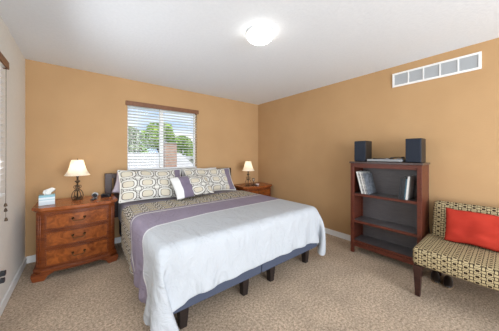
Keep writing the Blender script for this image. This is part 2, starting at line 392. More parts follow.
# ------------------------------------------------------------------ chests
def chest_plan(hw, yf, yb, o, bow=.03, cant=.055, n=18):
    pts = [(-hw-o, yb), (-hw-o, yf+cant)]
    x0 = hw - cant
    pts.append((-x0-o*.4, yf-o+.002))
    for i in range(n+1):
        x = -x0+.012 + 2*(x0-.012)*i/n; q = x/x0
        pts.append((x, yf-o - bow*(0.5+0.5*math.cos(math.pi*q))))
    pts += [(x0+o*.4, yf-o+.002), (hw+o, yf+cant), (hw+o, yb)]
    return pts
def make_chest(label, loc, hh):
    t = thing('bedside_chest', label, 'chest', loc)
    hw, yf, yb = .345, -.245, .245
    k = (hh-.15)/.60
    b = nb()
    prism(b, chest_plan(hw, yf, yb, 0), .12, hh-.05)
    for s in (-1, 1):                                     # fluted pilaster on the canted corner
        for q in (-.012, .012):
            cx, cy = s*(hw-.0275+q*.7), yf+.0275+q*.7+.002
            lathe(b, [(.004,.16),(.008,.165),(.008,hh-.085),(.004,hh-.08)], 10, (cx, cy), True)
    link('body', b, M['chest_wood'], t, bev=.002)
    b = nb()
    prism(b, chest_plan(hw, yf, yb, .006), hh-.05, hh-.035, chest_plan(hw, yf, yb, .018))
    prism(b, chest_plan(hw, yf, yb, .018), hh-.035, hh-.028); prism(b, chest_plan(hw, yf, yb, .032), hh-.028, hh-.006)
    prism(b, chest_plan(hw, yf, yb, .032), hh-.006, hh, chest_plan(hw, yf, yb, .026))
    link('top', b, M['chest_top'], t, bev=.0015)
    b = nb()
    prism(b, chest_plan(hw, yf, yb, .022), .075, .105); prism(b, chest_plan(hw, yf, yb, .022), .105, .122, chest_plan(hw, yf, yb, .004))
    link('base_molding', b, M['chest_wood'], t, bev=.003)
    for s in (-1, 1):                                     # bracket feet, scrolled
        b = nb()
        prof = [(0,.0),(.085,.0),(.10,.018),(.115,.045),(.15,.062),(.17,.0745),(-.012,.0745),(-.014,.05),(-.006,.02)]
        for x in (0, 1):
            pass
        front = [b.verts.new((s*(hw+.02-u_), yf-.020+(.02 if u_ < .05 else 0), z)) for u_, z in prof]
        back = [b.verts.new((s*(hw+.02-u_), yf+.06, z)) for u_, z in prof]
        b.faces.new(front if s < 0 else front[::-1]); b.faces.new(back[::-1] if s < 0 else back)
        n = len(front)
        for i in range(n): b.faces.new([front[i], back[i], back[(i+1)%n], front[(i+1)%n]])
        bmesh.ops.recalc_face_normals(b, faces=b.faces)
        link('bracket_foot', b, M['chest_wood'], t, bev=.002)
        boxo('rear_foot', M['chest_wood'], t, s*hw-(.05 if s > 0 else 0), s*hw+(.05 if s < 0 else 0), yb-.06, yb, 0, .0745)
    rows = [(.135,.305),(.33,.49),(.515,.675)] if hh > .7 else [(.13,.28),(.305,.445),(.47,.605)]
    x0 = hw - .055 - .012
    def curve(z0, z1, xa, ya, off, off2, inset=0):
        b = nb(); n = 20; r0 = []
        for i in range(n+1):
            x = -xa + 2*xa*i/n; y = yf - .03*(.5+.5*math.cos(math.pi*x/(hw-.055)))
            r0.append([b.verts.new((x, y-off, z0)), b.verts.new((x, y-off, z1)), b.verts.new((x, y-off2, z1)), b.verts.new((x, y-off2, z0))])
        for a, c in zip(r0, r0[1:]):
            for j in range(4): b.faces.new([a[j], a[(j+1)%4], c[(j+1)%4], c[j]])
        b.faces.new(r0[0]); b.faces.new(r0[-1][::-1]); bmesh.ops.recalc_face_normals(b, faces=b.faces); return b
    for z0, z1 in rows:
        b = curve(z0, z1, x0-.006, 0, .0085, .0006)
        d = link('drawer', b, M['burl'], t, bev=.002)
        bb = nb()                                          # raised dark border moulding
        xa = x0-.006
        for q in range(2):
            e = curve(z0 + (0 if q == 0 else z1-z0-.012), z0 + (.012 if q == 0 else z1-z0), xa, 0, .016, .009)
            me_ = bpy.data.meshes.new('t'); e.to_mesh(me_); e.free(); bb.from_mesh(me_); bpy.data.meshes.remove(me_)
        for s in (-1, 1):
            xx = s*(xa-.006); y = yf - .03*(.5+.5*math.cos(math.pi*xx/(hw-.055)))
            box(bb, xx-.006, xx+.006, y-.016, y-.009, z0+.012, z1-.012)
        link('drawer_molding', bb, M['chest_wood'], d, bev=.002)
        zc = (z0+z1)/2; yh = yf-.03-.009
        b = nb()
        for s in (-1, 1):
            r_ = []
            lathe(b, [(.002,0),(.013,.001),(.010,.005),(.005,.008),(.005,.018),(.001,.019)], 12, cap=True)
            bmesh.ops.transform(b, matrix=Matrix.Translation((s*.05, yh+.002, zc+.012)) @ Matrix.Rotation(R(90), 4, 'X'), verts=b.verts[-72:])
        tube(b, [(-.05,yh-.014,zc+.012),(-.054,yh-.02,zc),(-.04,yh-.022,zc-.014),(-.018,yh-.024,zc-.016),(0,yh-.024,zc-.011),(.018,yh-.024,zc-.016),(.04,yh-.022,zc-.014),(.054,yh-.02,zc),(.05,yh-.014,zc+.012)], .0038, 8)
        link('handle', b, M['brass_dark'], d, smooth=True)
    return t
make_chest('brown three-drawer bedside chest in the corner left of the bed', (-.012, 3.275, 0), .75)
make_chest('brown bedside chest half hidden behind the right side of the bed', (2.785, 3.365, 0), .68)

# ------------------------------------------------------------------ table lamps
def make_lamp(label, loc, rz):
    t = thing('table_lamp', label, 'lamp', loc, rz, None)
    b = nb(); lathe(b, [(.002,0),(.05,0),(.05,.006),(.03,.012),(.012,.018),(.010,.03)], 28, cap=True); link('base', b, M['iron'], t, smooth=True)
    b = nb(); lathe(b, [(.007,.03),(.008,.10),(.014,.11),(.016,.125),(.010,.14),(.009,.2),(.016,.212),(.028,.222),(.028,.23),(.011,.236),(.009,.27),(.014,.275),(.014,.30),(.006,.305)], 20, cap=True)
    link('stem', b, M['iron'], t, smooth=True)
    for k in range(4):
        a = k*math.pi/2 + .5
        pts = [(.010,.128),(.026,.122),(.044,.104),(.057,.078),(.063,.048),(.060,.020),(.049,.0055),(.037,.007),(.029,.020),(.031,.035),(.041,.041),(.048,.033),(.044,.025)]
        up = [(.010,.118),(.020,.135),(.034,.142),(.041,.158),(.035,.174),(.023,.176),(.018,.165),(.024,.157)]
        b = nb(); tube(b, [(p[0]*math.cos(a), p[0]*math.sin(a), p[1]) for p in up], .004, 7); link('upper_scroll', b, M['iron'], t, smooth=True)
        b = nb(); tube(b, [(p[0]*math.cos(a), p[0]*math.sin(a), max(p[1], .0045)) for p in pts], .0045, 7); link('scroll', b, M['iron'], t, smooth=True)
    b = nb(); n = 96
    prof = [(.116,.296),(.124,.299),(.110,.318),(.093,.352),(.078,.395),(.067,.44),(.060,.482),(.056,.486)]
    lathe(b, prof, n, wob=lambda th, z: .022*math.cos(24*th)*(1 if z < .5 else .4))
    s = link('lamp_shade', b, M['shade'], t, smooth=True)
    so_ = s.modifiers.new('thick', 'SOLIDIFY'); so_.thickness = .0015
    b = nb(); lathe(b, [(.001,.478),(.004,.482),(.006,.494),(.002,.503),(.001,.504)], 10, cap=True); tube(b, [(0,0,.30),(0,0,.48)], .003, 6)
    tube(b, [(-.056,0,.482),(0,0,.48),(.056,0,.482)], .0018, 6); link('finial', b, M['iron'], t, smooth=True)
    ld = bpy.data.lights.new('bulb', 'POINT'); ld.energy = LAMP_W; ld.shadow_soft_size = .025; ld.color = (1, .88, .72)
    lo = bpy.data.objects.new('bulb', ld); COL.objects.link(lo); lo.parent = t; lo.location = (0,0,.39)
    return t
make_lamp('scrolled iron table lamp beside the tissue box, left of the bed', (-.025, 3.32, .75), 0)
make_lamp('scrolled iron table lamp on the chest in the far corner right of the bed', (2.625, 3.30, .68), .4)

# tissue box
t = thing('tissue_box', 'pale blue and white tissue box with a tissue sticking out', 'tissue box', (-.285, 3.22, .75), R(4))
m = M['tissue_card'] = mat('tissue_card', (.5,.6,.66), .55)
_s = N(m, 'ShaderNodeSeparateXYZ'); L(m, coord(m), _s.inputs[0])
_r = N(m, 'ShaderNodeValToRGB'); _r.color_ramp.interpolation = 'CONSTANT'
E_ = _r.color_ramp.elements; E_[0].position = 0; E_[0].color = (.55,.63,.68,1); E_[1].position = .35; E_[1].color = (.66,.72,.75,1)
for p, c_ in ((.52,(.33,.52,.60,1)),(.60,(.66,.74,.78,1)),(.80,(.24,.46,.55,1))):
    e = E_.new(p); e.color = c_
_m = N(m, 'ShaderNodeMath'); _m.operation = 'MULTIPLY'; _m.inputs[1].default_value = 9.5; L(m, _s.outputs['Z'], _m.inputs[0]); L(m, _m.outputs[0], _r.inputs['Fac']); L(m, _r.outputs[0], B(m).inputs['Base Color'])
boxo('carton', M['tissue_card'], t, -.065, .065, -.055, .055, 0, .105)
b = nb(); g = []
for i in range(9):
    row = []
    for j in range(7):
        u_, v_ = i/8-.5, j/6
        row.append(b.verts.new((u_*(.05+.06*v_)+.02*v_+.006*math.sin(9*v_+i), .012*math.sin(i*1.7)*(1-.4*v_)+.01*v_, .1055+v_*(.075-.05*abs(u_-.15)))))
    g.append(row)
for i in range(8):
    for j in range(6): b.faces.new([g[i][j], g[i+1][j], g[i+1][j+1], g[i][j+1]])
o = link('tissue', b, M['paper'], t, smooth=True); o.modifiers.new('t', 'SOLIDIFY').thickness = .001

# small things on the chests
t = thing('alarm_clock', 'small silver round clock on the left chest beside the lamp', 'clock', (.145, 3.25, .75), R(-8)); t.scale = (1.25,1.25,1.25)
b = nb(); lathe(b, [(.002,-.012),(.026,-.012),(.028,-.006),(.028,.008),(.024,.012),(.002,.012)], 24, cap=True)
bmesh.ops.transform(b, matrix=Matrix.Translation((0,0,.036)) @ Matrix.Rotation(R(90),4,'X'), verts=b.verts); link('case', b, M['silver'], t, smooth=True)
boxo('foot', M['silver'], t, -.018, .018, -.014, .014, 0, .009)
b = nb(); lathe(b, [(.001,0),(.021,0),(.021,.001),(.001,.001)], 24, cap=True)
bmesh.ops.transform(b, matrix=Matrix.Translation((0,-.0125,.036)) @ Matrix.Rotation(R(90),4,'X'), verts=b.verts); link('dial', b, M['black_gloss'], t)
t = thing('remote_control', 'small black remote lying in front of the silver clock', 'remote', (.128, 3.19, .75), R(70))
boxo('casing', M['black'], t, -.045, .045, -.018, .018, 0, .014, bev=.004)
b = nb()
for i in range(4):
    for j in range(2): box(b, -.035+i*.018, -.025+i*.018, -.011+j*.014, -.003+j*.014, .0142, .016)
link('buttons', b, M['silver'], t)
t = thing('alarm_clock', 'low black box clock at the right end of the left chest', 'clock', (.262, 3.30, .75), R(-25))
boxo('housing', M['black'], t, -.05, .05, -.03, .03, 0, .042, bev=.006); boxo('display', M['black_gloss'], t, -.04, .04, -.0315, -.0302, .01, .033, bev=None)
t = thing('candle_holder', 'dark metal stand with a clear glass top on the right chest', 'candle holder', (2.83, 3.38, .68))
b = nb(); lathe(b, [(.001,0),(.03,0),(.03,.004),(.006,.012),(.005,.05),(.012,.055),(.03,.06),(.03,.064),(.001,.064)], 20, cap=True); link('stand', b, M['iron'], t, smooth=True)
b = nb(); lathe(b, [(.022,.066),(.03,.075),(.031,.105),(.029,.12)], 20); o = link('glass_cup', b, M['glassy'], t, smooth=True); o.modifiers.new('t','SOLIDIFY').thickness=.002
t = thing('trinket_dish', 'small white dish beside the candle holder on the right chest', 'dish', (2.80, 3.22, .68))
b = nb(); lathe(b, [(.001,0),(.018,0),(.022,.004),(.034,.022),(.036,.026),(.033,.024),(.02,.008),(.001,.006)], 24, cap=True); link('bowl', b, M['white'], t, smooth=True)
t = thing('telephone', 'low black phone lying at the foot of the right lamp', 'phone', (2.735, 3.235, .68), R(20))
boxo('handset', M['black'], t, -.026, .026, -.06, .06, 0, .016, bev=.005); boxo('screen', M['black_gloss'], t, -.02, .02, .01, .05, .0162, .017, bev=None)

# ------------------------------------------------------------------ the bed
BX0, BX1, BY0, BY1 = .435, 2.29, 1.50, 3.52
t = thing('bed_frame', 'dark wood headboard and two charcoal blue upholstered box bases on black legs', 'bed', (1.36, 2.5, 0))
def P(o): o.parent = t; o.matrix_parent_inverse = Matrix.Translation((-1.36, -2.5, 0)); return o
xm = (BX0+BX1)/2
for xa, xb in ((BX0, xm-.003), (xm+.003, BX1)):
    P(boxo('box_base', M['base_fabric'], None, xa, xb, BY0, BY1, .158, .36, bev=.014))
    for x in (xa+.17, xb-.17):
        for y in (BY0+.06, BY1-.10):
            b = nb(); w, w2_ = .037, .026
            prism(b, [(x-w2_,y-w2_),(x+w2_,y-w2_),(x+w2_,y+w2_),(x-w2_,y+w2_)], 0, .1575, [(x-w,y-w),(x+w,y-w),(x+w,y+w),(x-w,y+w)])
            P(link('leg', b, M['black_leg'], None, bev=.003))
hx0, hx1 = .268, 2.372
for xa, xb in ((hx0, hx0+.085), (hx1-.085, hx1)):
    P(boxo('post', M['espresso'], None, xa, xb, 3.535, 3.585, 0, 1.035, bev=.004))
P(boxo('top_rail', M['espresso'], None, hx0+.085, hx1-.085, 3.538, 3.582, .965, 1.03, bev=.004))
P(boxo('lower_rail', M['espresso'], None, hx0+.085, hx1-.085, 3.538, 3.582, .40, .50, bev=.004))
for i in range(14):
    x = hx0+.085+(hx1-hx0-.17)*(i+.5)/14
    P(boxo('slat', M['espresso'], None, x-.045, x+.045, 3.55, 3.57, .50, .965, bev=.002))
mt_ = boxo('mattress', M['purple'], None, .42, 2.305, 1.505, 3.525, .362, .640, bev=.05)
mt_.modifiers['bevel'].segments = 5
tag(mt_, 'mauve-sheeted mattress between the upholstered base and the comforter', 'mattress')

# comforter: settled over the mattress by a small cloth relaxation
def drape(hs, ht, x0, xl, ycor, nx, ny, skew, boxes, steps=1300, seed=3, floor=.012):
    rng = np.random.RandomState(seed)
    s = np.arange(nx)*hs; tt = np.arange(ny)*ht
    S, T = np.meshgrid(s, tt, indexing='ij')
    ca, sa = math.cos(skew), math.sin(skew)
    mxs_, mxt_ = s[-1], tt[-1]
    for side in (0, 1):
        r_c = (.42, .20)[side]
        a_ = np.clip((r_c - S) if side == 0 else (S - (mxs_ - r_c)), 0, None); b_ = np.clip(T - (mxt_ - r_c), 0, None)
        na, nb_ = a_*np.sqrt(1 - .5*(b_/r_c)**2), b_*np.sqrt(1 - .5*(a_/r_c)**2)
        both = (a_ > 0) & (b_ > 0)
        S = np.where(both, S + (a_-na)*(1 if side == 0 else -1), S); T = np.where(both, T - (b_-nb_), T)
    P_ = np.stack([x0 + S*ca - 0*T, ycor - T*ca + S*sa, np.full_like(S, .70)], -1)
    nzv = np.zeros_like(S)
    for k in range(14):
        fx, fy, ph = rng.uniform(2, 16), rng.uniform(2, 16), rng.uniform(0, 6.28)
        nzv += np.sin(S*fx*1.5+T*fy+ph)*.0035
    P_[..., 2] += nzv
    V = np.zeros_like(P_)
    diag = math.hypot(hs, ht)
    cons = []
    for a in (0, 1):
        cons.append((slice(a, nx-1, 2), slice(None), slice(a+1, nx, 2), slice(None), hs*1.012, 1.))
        cons.append((slice(None), slice(a, ny-1, 2), slice(None), slice(a+1, ny, 2), ht*1.004, 1.))
        cons.append((slice(a, nx-1, 2), slice(0, ny-1), slice(a+1, nx, 2), slice(1, ny), diag*1.006, .15))
        cons.append((slice(a, nx-1, 2), slice(1, ny), slice(a+1, nx, 2), slice(0, ny-1), diag*1.006, .15))
    for st_, k_ in ((2, .05), (4, .04)):
        for a in range(0, st_*2):
            if a < st_:
                ia = np.array([i for i in range(nx-st_) if (i % (2*st_)) // 1 == a or (i % (2*st_)) == a]); 
                ia = np.array([i for i in range(nx-st_) if i % (2*st_) in range(a, a+1)])
        for a in range(2*st_):
            ia = np.arange(a, nx-st_, 2*st_)
            if len(ia): cons.append((ia, slice(None), ia+st_, slice(None), hs*st_, k_))
            ja = np.arange(a, ny-st_, 2*st_)
            if len(ja): cons.append((slice(None), ja, slice(None), ja+st_, ht*st_, k_))
    dt = 1/220.; pin = P_[:, 0:2].copy()
    inbed = (pin[..., 0] > .40) & (pin[..., 0] < 2.32)
    RST = np.stack([S, T], -1)
    cons = [(a1, a2, b1, b2, np.sqrt(((RST[b1, b2]-RST[a1, a2])**2).sum(-1, keepdims=True))*1.006, k_) for (a1, a2, b1, b2, L0, k_) in cons]
    for it in range(steps):
        V[..., 2] -= 9.8*dt; V *= .985
        Q = P_ + V*dt
        if it > 120:                                        # the hanging cloth clings to the sides
            bx = boxes[0]; dx = Q[..., 0]-np.clip(Q[..., 0], bx[0], bx[1]); dy = Q[..., 1]-np.clip(Q[..., 1], bx[2], bx[3])
            dd = np.sqrt(dx*dx+dy*dy)+1e-9; pull = np.where(Q[..., 2] < .6, np.clip(dd-np.where(dx > 0, .065, .03), 0, .2)*.035, 0)
            Q[..., 0] -= dx/dd*pull; Q[..., 1] -= dy/dd*pull
        for sub in range(3):
            for (a1, a2, b1, b2, L0, k_) in cons:
                A = Q[a1, a2]; Bq = Q[b1, b2]
                d = Bq - A; ln = np.sqrt((d*d).sum(-1, keepdims=True)) + 1e-9
                c_ = d*(.5*k_*(ln - L0)/ln)
                Q[a1, a2] = A + c_; Q[b1, b2] = Bq - c_
            for (x0_, x1_, y0_, y1_, z1_, r_) in boxes:     # rounded boxes standing on the floor
                lo = np.array([x0_+r_, y0_+r_, -1.]); hi = np.array([x1_-r_, y1_-r_, z1_-r_])
                cl = np.clip(Q, lo, hi); d = Q - cl; ln = np.sqrt((d*d).sum(-1))
                rr = r_ + .010
                hit = (ln < rr) & (ln > 1e-9)
                Q[hit] = cl[hit] + d[hit]*(rr/ln[hit])[:, None]
                ins = ln <= 1e-9
                if ins.any():
                    q = Q[ins]; pen = np.stack([q[:,0]-x0_, x1_-q[:,0], q[:,1]-y0_, y1_-q[:,1], z1_-q[:,2]], -1); w = pen.argmin(-1)
                    off = [(-1,0,0),(1,0,0),(0,-1,0),(0,1,0),(0,0,1)]
                    Q[ins] = q + np.array(off)[w]*(pen.min(-1)+.01)[:, None]
                near = (ln < rr*1.02) | ins
                if sub == 2:
                    Q[near, 0] += (P_[near, 0]-Q[near, 0])*.5; Q[near, 1] += (P_[near, 1]-Q[near, 1])*.5
            np.maximum(Q[..., 2], floor, out=Q[..., 2])
            q01 = Q[:, 0:2]; q01[inbed, 0] = pin[inbed, 0]; q01[inbed, 1] = pin[inbed, 1]
        V = (Q - P_)/dt; P_ = Q
    return P_, S, T
HS = .03
nx, ny = 92, 63
Pq, S, T = drape(HS, HS, .42-.465, 0, 3.005, nx, ny, R(.8), [(.415, 2.31, 1.495, 3.53, .645, .06), (.10, .352, 3.07, 3.6, .76, .01), (2.425, 3.1, 3.10, 3.6, .69, .01)])
b = nb(); uvl = b.loops.layers.uv.new('UVMap')
vs = [[b.verts.new(Pq[i, j]) for j in range(ny)] for i in range(nx)]
for i in range(nx-1):
    for j in range(ny-1):
        f = b.faces.new([vs[i][j], vs[i][j+1], vs[i+1][j+1], vs[i+1][j]])
        for lp, (ii, jj) in zip(f.loops, ((i,j),(i,j+1),(i+1,j+1),(i+1,j))): lp[uvl].uv = (S[ii, jj], T[ii, jj])
cf = link('comforter', b, M['comforter'], None, smooth=True)
so_ = cf.modifiers.new('thick', 'SOLIDIFY'); so_.thickness = .012; so_.offset = 0
ss = cf.modifiers.new('sub', 'SUBSURF'); ss.levels = ss.render_levels = 1
tag(cf, 'comforter with trellis print, purple band and long white foot draped over the bed', 'comforter')

# ------------------------------------------------------------------ pillows
def pillow_mesh(w, h, th, ml, zones, nu=40, nv=26, pinch=.07, seed=0, uvo=(0,0)):
    """zones: list of (u_end, material index) from the left side"""
    b = nb(); uvl = b.loops.layers.uv.new('UVMap'); G = {}
    for side in (1, -1):
        for i in range(nu+1):
            for j in range(nv+1):
                if side < 0 and (i in (0, nu) or j in (0, nv)): G[side, i, j] = G[1, i, j]; continue
                u_, v_ = 2*i/nu-1, 2*j/nv-1
                k = max(0, (1-u_**2)*(1-v_**2))
                x = u_*w/2*(1-pinch*(1-v_**2)*0.5 + .0) ; y = v_*h/2*(1-pinch*(1-u_**2)*.9)
                n_ = noise.noise(Vector((u_*2.2+seed*3.1, v_*2.2, side*1.5+seed)))
                z = side*(th/2)*(k**.42)*(1+.32*n_)
                G[side, i, j] = b.verts.new((x + .010*n_*(1-abs(u_)), y + .016*n_*abs(v_), z))
    for side in (1, -1):
        for i in range(nu):
            for j in range(nv):
                q = [(i,j),(i+1,j),(i+1,j+1),(i,j+1)]
                if side < 0: q = q[::-1]
                f = b.faces.new([G[side, a, c] for a, c in q])
                uu = (i+.5)/nu
                f.material_index = next(mi for ue, mi in zones if uu <= ue)
                for lp, (a, c) in zip(f.loops, q): lp[uvl].uv = (a/nu*w+uvo[0], c/nv*h+uvo[1])
    return b
def piping(parent, w, h, pinch, m):
    b = nb(); pts = []
    n = 24
    def pt(u_, v_): return (u_*w/2*(1-pinch*(1-v_**2)*.5), v_*h/2*(1-pinch*(1-u_**2)*.9), 0)
    for i in range(n): pts.append(pt(-1+2*i/n, -1))
    for i in range(n): pts.append(pt(1, -1+2*i/n))
    for i in range(n): pts.append(pt(1-2*i/n, 1))
    for i in range(n+1): pts.append(pt(-1, 1-2*i/n))
    tube(b, pts, .007, 8); return link('piping', b, m, parent, smooth=True)
def pillow(label, c, w, h, th, rot, mats, zones, pip=True, name='pillow', seed=0, uvo=(0,0), pinch=.07):
    """rot = (tilt back, yaw, roll) ; c = centre"""
    o = link(name, pillow_mesh(w, h, th, mats, zones, seed=seed, uvo=uvo, pinch=pinch), mats, None, smooth=True)
    mt = Matrix.Rotation(R(rot[1]), 4, 'Z') @ Matrix.Rotation(R(90-rot[0]), 4, 'X') @ Matrix.Rotation(R(rot[2]), 4, 'Z')
    o.matrix_world = Matrix.Translation(c) @ mt
    if pip: piping(o, w, h, pinch, M['piping'])
    return tag(o, label, 'pillow')
pillow('pale lavender pillow poking out behind the left patterned sham', (.70, 3.43, .848), .68, .29, .09, (10, 0, -13), [M['lavender']], [(1,0)], False, seed=5, pinch=.10)
pillow('plain white pillow standing behind the right patterned sham', (1.66, 3.44, .865), .68, .42, .09, (12, 0, 0), [M['cotton']], [(1,0)], False, seed=6)
pillow('trellis-print sham with mauve end panel, on the left side of the bed', (.82, 3.22, .875), .86, .47, .15, (33, 0, -2), [M['sham'], M['purple_dark']], [(.87,0),(1,1)], name='pillow_sham', seed=1, uvo=(.03,.02), pinch=.11)
pillow('trellis-print sham with mauve end panel, on the right side of the bed', (1.755, 3.24, .865), .88, .45, .15, (33, 0, -2), [M['sham'], M['purple_dark']], [(.85,0),(1,1)], name='pillow_sham', seed=2, uvo=(.10,.05), pinch=.13)
pillow('small accent pillow with white and purple bands leaning on both shams', (1.31, 2.985, .835), .60, .37, .12, (42, 4, 2), [M['cotton'], M['purple_dark'], M['sham']], [(.17,0),(.42,1),(1,2)], False, seed=3, uvo=(.02,.01))

# ------------------------------------------------------------------ bookcase
KX0, KX1, KY0, KY1, KH = 2.835, 3.15, .592, 1.350, 1.208
t = thing('bookcase', 'dark cherry open bookcase with three compartments against the tan wall', 'bookcase', (KX0, (KY0+KY1)/2, 0))
def PB(o): o.parent = t; o.matrix_parent_inverse = Matrix.Translation((-KX0, -(KY0+KY1)/2, 0)); return o
PB(boxo('top_board', M['cherry_top'], None, KX0-.012, KX1, KY0-.012, KY1+.012, KH-.022, KH, bev=.003))
pw = .042
for ya, yb in ((KY0, KY0+.02), (KY1-.02, KY1)):
    PB(boxo('side_panel', M['cherry'], None, KX0+.03, KX1-.03, ya+.001, yb-.001, .06, KH-.0225, bev=.002))
for ya, yb in ((KY0, KY0+pw), (KY1-pw, KY1)):
    PB(boxo('post', M['cherry'], None, KX0, KX0+.0295, ya, yb, 0, KH-.0225, bev=.002)); PB(boxo('post', M['cherry'], None, KX1-.0295, KX1, ya, yb, 0, KH-.0225, bev=.002))
PB(boxo('top_rail', M['cherry'], None, KX0+.004, KX0+.026, KY0+pw, KY1-pw, KH-.078, KH-.0225, bev=.002))
PB(boxo('bottom_rail', M['cherry'], None, KX0+.004, KX0+.026, KY0+pw, KY1-pw, .088, .138, bev=.002))
PB(boxo('back_panel', M['cherry_back'], None, KX1-.029, KX1-.020, KY0+pw, KY1-pw, .06, KH-.0225, bev=None))
SH = [.165, .43, .787]
for z in SH:
    b = nb(); box(b, KX0+.028, KX1-.0295, KY0+.021, KY1-.021, z-.022, z); o = PB(link('shelf', b, M['cherry_back'], None, bev=.001))
    if z > .2: o2 = boxo('shelf_edge', M['cherry'], o, KX0+.004, KX0+.0275, KY0+pw, KY1-pw, z-.028, z+.001, bev=.002); 
    else: o2 = boxo('shelf_edge', M['cherry'], o, KX0+.004, KX0+.0275, KY0+pw, KY1-pw, z-.0225, z+.001, bev=.002)
# books on the top shelf
def book(label, y, w, h, d, lean, cov, group=None, z=SH[2], pages=True, x=KX0+.032, spine_white=False):
    t = thing('book', label, 'book', (x, y, z), 0, group)
    t.rotation_euler = (R(lean), 0, 0)
    b = nb()
    box(b, 0, d, -w/2, -w/2+.0022, 0, h); box(b, 0, d, w/2-.0022, w/2, 0, h); box(b, 0, .003, -w/2+.0022, w/2-.0022, 0, h)
    link('cover', b, cov, t, bev=None)
    boxo('pages', M['paper'], t, .0035, d-.004, -w/2+.0025, w/2-.0025, .003, h-.003, bev=None)
    return t
def cmat(name, c1, c2, sc=30): m = mat(name, c1, .35); noisy(m, c1, c2, sc, 3, lo=.42, hi=.58); return m
cW, cG, cB, cT, cS = cmat('white_cover', (.68,.67,.64), (.75,.74,.71)), cmat('grey_print_cover', (.16,.16,.17), (.44,.43,.41)), cmat('black_cover', (.012,.013,.016), (.02,.022,.026)), cmat('teal_cover', (.03,.09,.13), (.05,.13,.18)), cmat('slate_cover', (.10,.11,.13), (.20,.22,.25))
LEAN = 14
# leaning to +y side (left in the view): top leans towards +y => rotate about x negative
yb = 1.222
hB = .27
for lab, w, h, cov in (('white-spined album leaning against the left side of the bookcase', .018, .292, cW), ('grey printed album leaning behind the white-spined one', .022, .29, cG), ('slim white book between grey albums on the left of the shelf', .010, .288, cW), ('grey printed album facing the empty middle of the shelf', .02, .285, cG), ('slate book leaning rightmost of the left group on the shelf', .014, .265, cS)):
    book(lab, yb - w/2*1.03, w, h, .25, -LEAN, cov, 'albums leaning at the left of the top shelf'); yb -= w*1.06+.0005
for o in [o for o in COL.objects if o.name.startswith('book') and o.get('category') == 'book']:
    o.location.z += .5*.03*math.sin(R(LEAN))
yb = .728
for lab, w, h, cov in (('white binder upright at the right end of the top shelf', .018, .265, cW), ('slim teal book beside the white binder', .012, .235, cT), ('thick black binder beside the teal book', .034, .25, cB), ('black book leftmost of the right group on the shelf', .018, .24, cB)):
    book(lab, yb + w/2, w, h, .2, 5, cov, 'binders at the right of the top shelf', z=SH[2]+.002); yb += w*1.02+.0008

# speakers
def make_speaker(label, y, x=2.865):
    t = thing('speaker', label, 'speaker', (x, y, KH))
    w, d, h = .145, .20, .272
    boxo('cabinet', M['speaker_side'], t, .012, d, -w/2, w/2, .003, h, bev=.004)
    boxo('grille', M['grille'], t, 0, .0115, -w/2+.003, w/2-.003, .006, h-.003, bev=.005)
    for xx in (.03, d-.02):
        for yy in (-w/2+.02, w/2-.02):
            b = nb(); lathe(b, [(.007,0),(.007,.0028)], 10, (xx, yy), True); link('rubber_foot', b, M['black'], t)
    return t
make_speaker('black loudspeaker at the left end of the bookcase top', 1.245)
sp_r = make_speaker('black loudspeaker at the right end of the bookcase top', .676)
b = nb(); tube(b, [(3.07,.68,1.29),(3.11,.68,1.28),(3.155,.68,1.235),(3.163,.675,1.15),(3.163,.66,.75),(3.162,.60,.5),(3.155,.565,.2),(3.12,.56,.02),(3.09,.555,.006)], .004, 8)
o = link('speaker_cable', b, M['black'], None, smooth=True); tag(o, 'black cable hanging down the wall beside the bookcase', 'cable')

# turntable
M['grey_metal'] = mat('grey_metal', (.30,.31,.32), .5, metal=.3)
t = thing('turntable', 'low silver and black turntable between the two loudspeakers', 'turntable', (2.86, .965, KH))
boxo('plinth', M['grey_metal'], t, 0, .25, -.19, .19, .008, .036, bev=.004)
for x in (.03,.22):
    for y in (-.16,.16): b = nb(); lathe(b, [(.014,0),(.016,.0078)], 14, (x, y), True); link('foot', b, M['black'], t)
b = nb(); lathe(b, [(.001,.0365),(.115,.0365),(.115,.046),(.110,.048),(.001,.048)], 48, (.125,.04), True); link('platter', b, M['black_gloss'], t, smooth=False)
b = nb(); lathe(b, [(.001,.0365),(.022,.0365),(.022,.054),(.012,.058),(.012,.066),(.001,.066)], 20, (.20,-.145), True); tube(b, [(.235,-.15,.06),(.20,-.145,.062),(.10,-.12,.06),(.05,-.07,.056)], .004, 8); box(b, .035,.06,-.078,-.06,.050,.058)
link('tonearm', b, M['black'], t)
boxo('dust_cover', M['black_gloss'], t, .03, .11, -.185, -.125, .0362, .05, bev=.003).name = 'control_deck'
# ------------------------------------------------------------------ settee
t = thing('settee', 'armless settee in brown and tan geometric fabric on dark wooden legs', 'settee', (2.72, -.10, 0))
def PS(o): o.parent = t; o.matrix_parent_inverse = Matrix.Translation((-2.72, .10, 0)); return o
SY1, SY0 = .572, -.80
def cushion(x0, x1, y0, y1, z0, z1, nseg, crown, name, mtx=None, bev=.035):
    b = nb(); box(b, x0, x1, y0, y1, z0, z1)
    bmesh.ops.bevel(b, geom=[e for e in b.edges], offset=bev, segments=4, profile=.5, affect='EDGES')
    if mtx: bmesh.ops.transform(b, matrix=mtx, verts=b.verts)
    o = link(name, b, M['settee'], None, smooth=True); box_uv(o); return PS(o)
cushion(2.395, 2.97, SY0, SY1, .285, .445, 4, .01, 'seat', bev=.03)
mtx = Matrix.Translation((2.945, 0, .40)) @ Matrix.Rotation(R(13), 4, 'Y') @ Matrix.Translation((-2.945, 0, -.40))
cushion(2.925, 3.045, SY0+.01, .535, .34, .815, 4, 0, 'backrest', mtx, bev=.04)
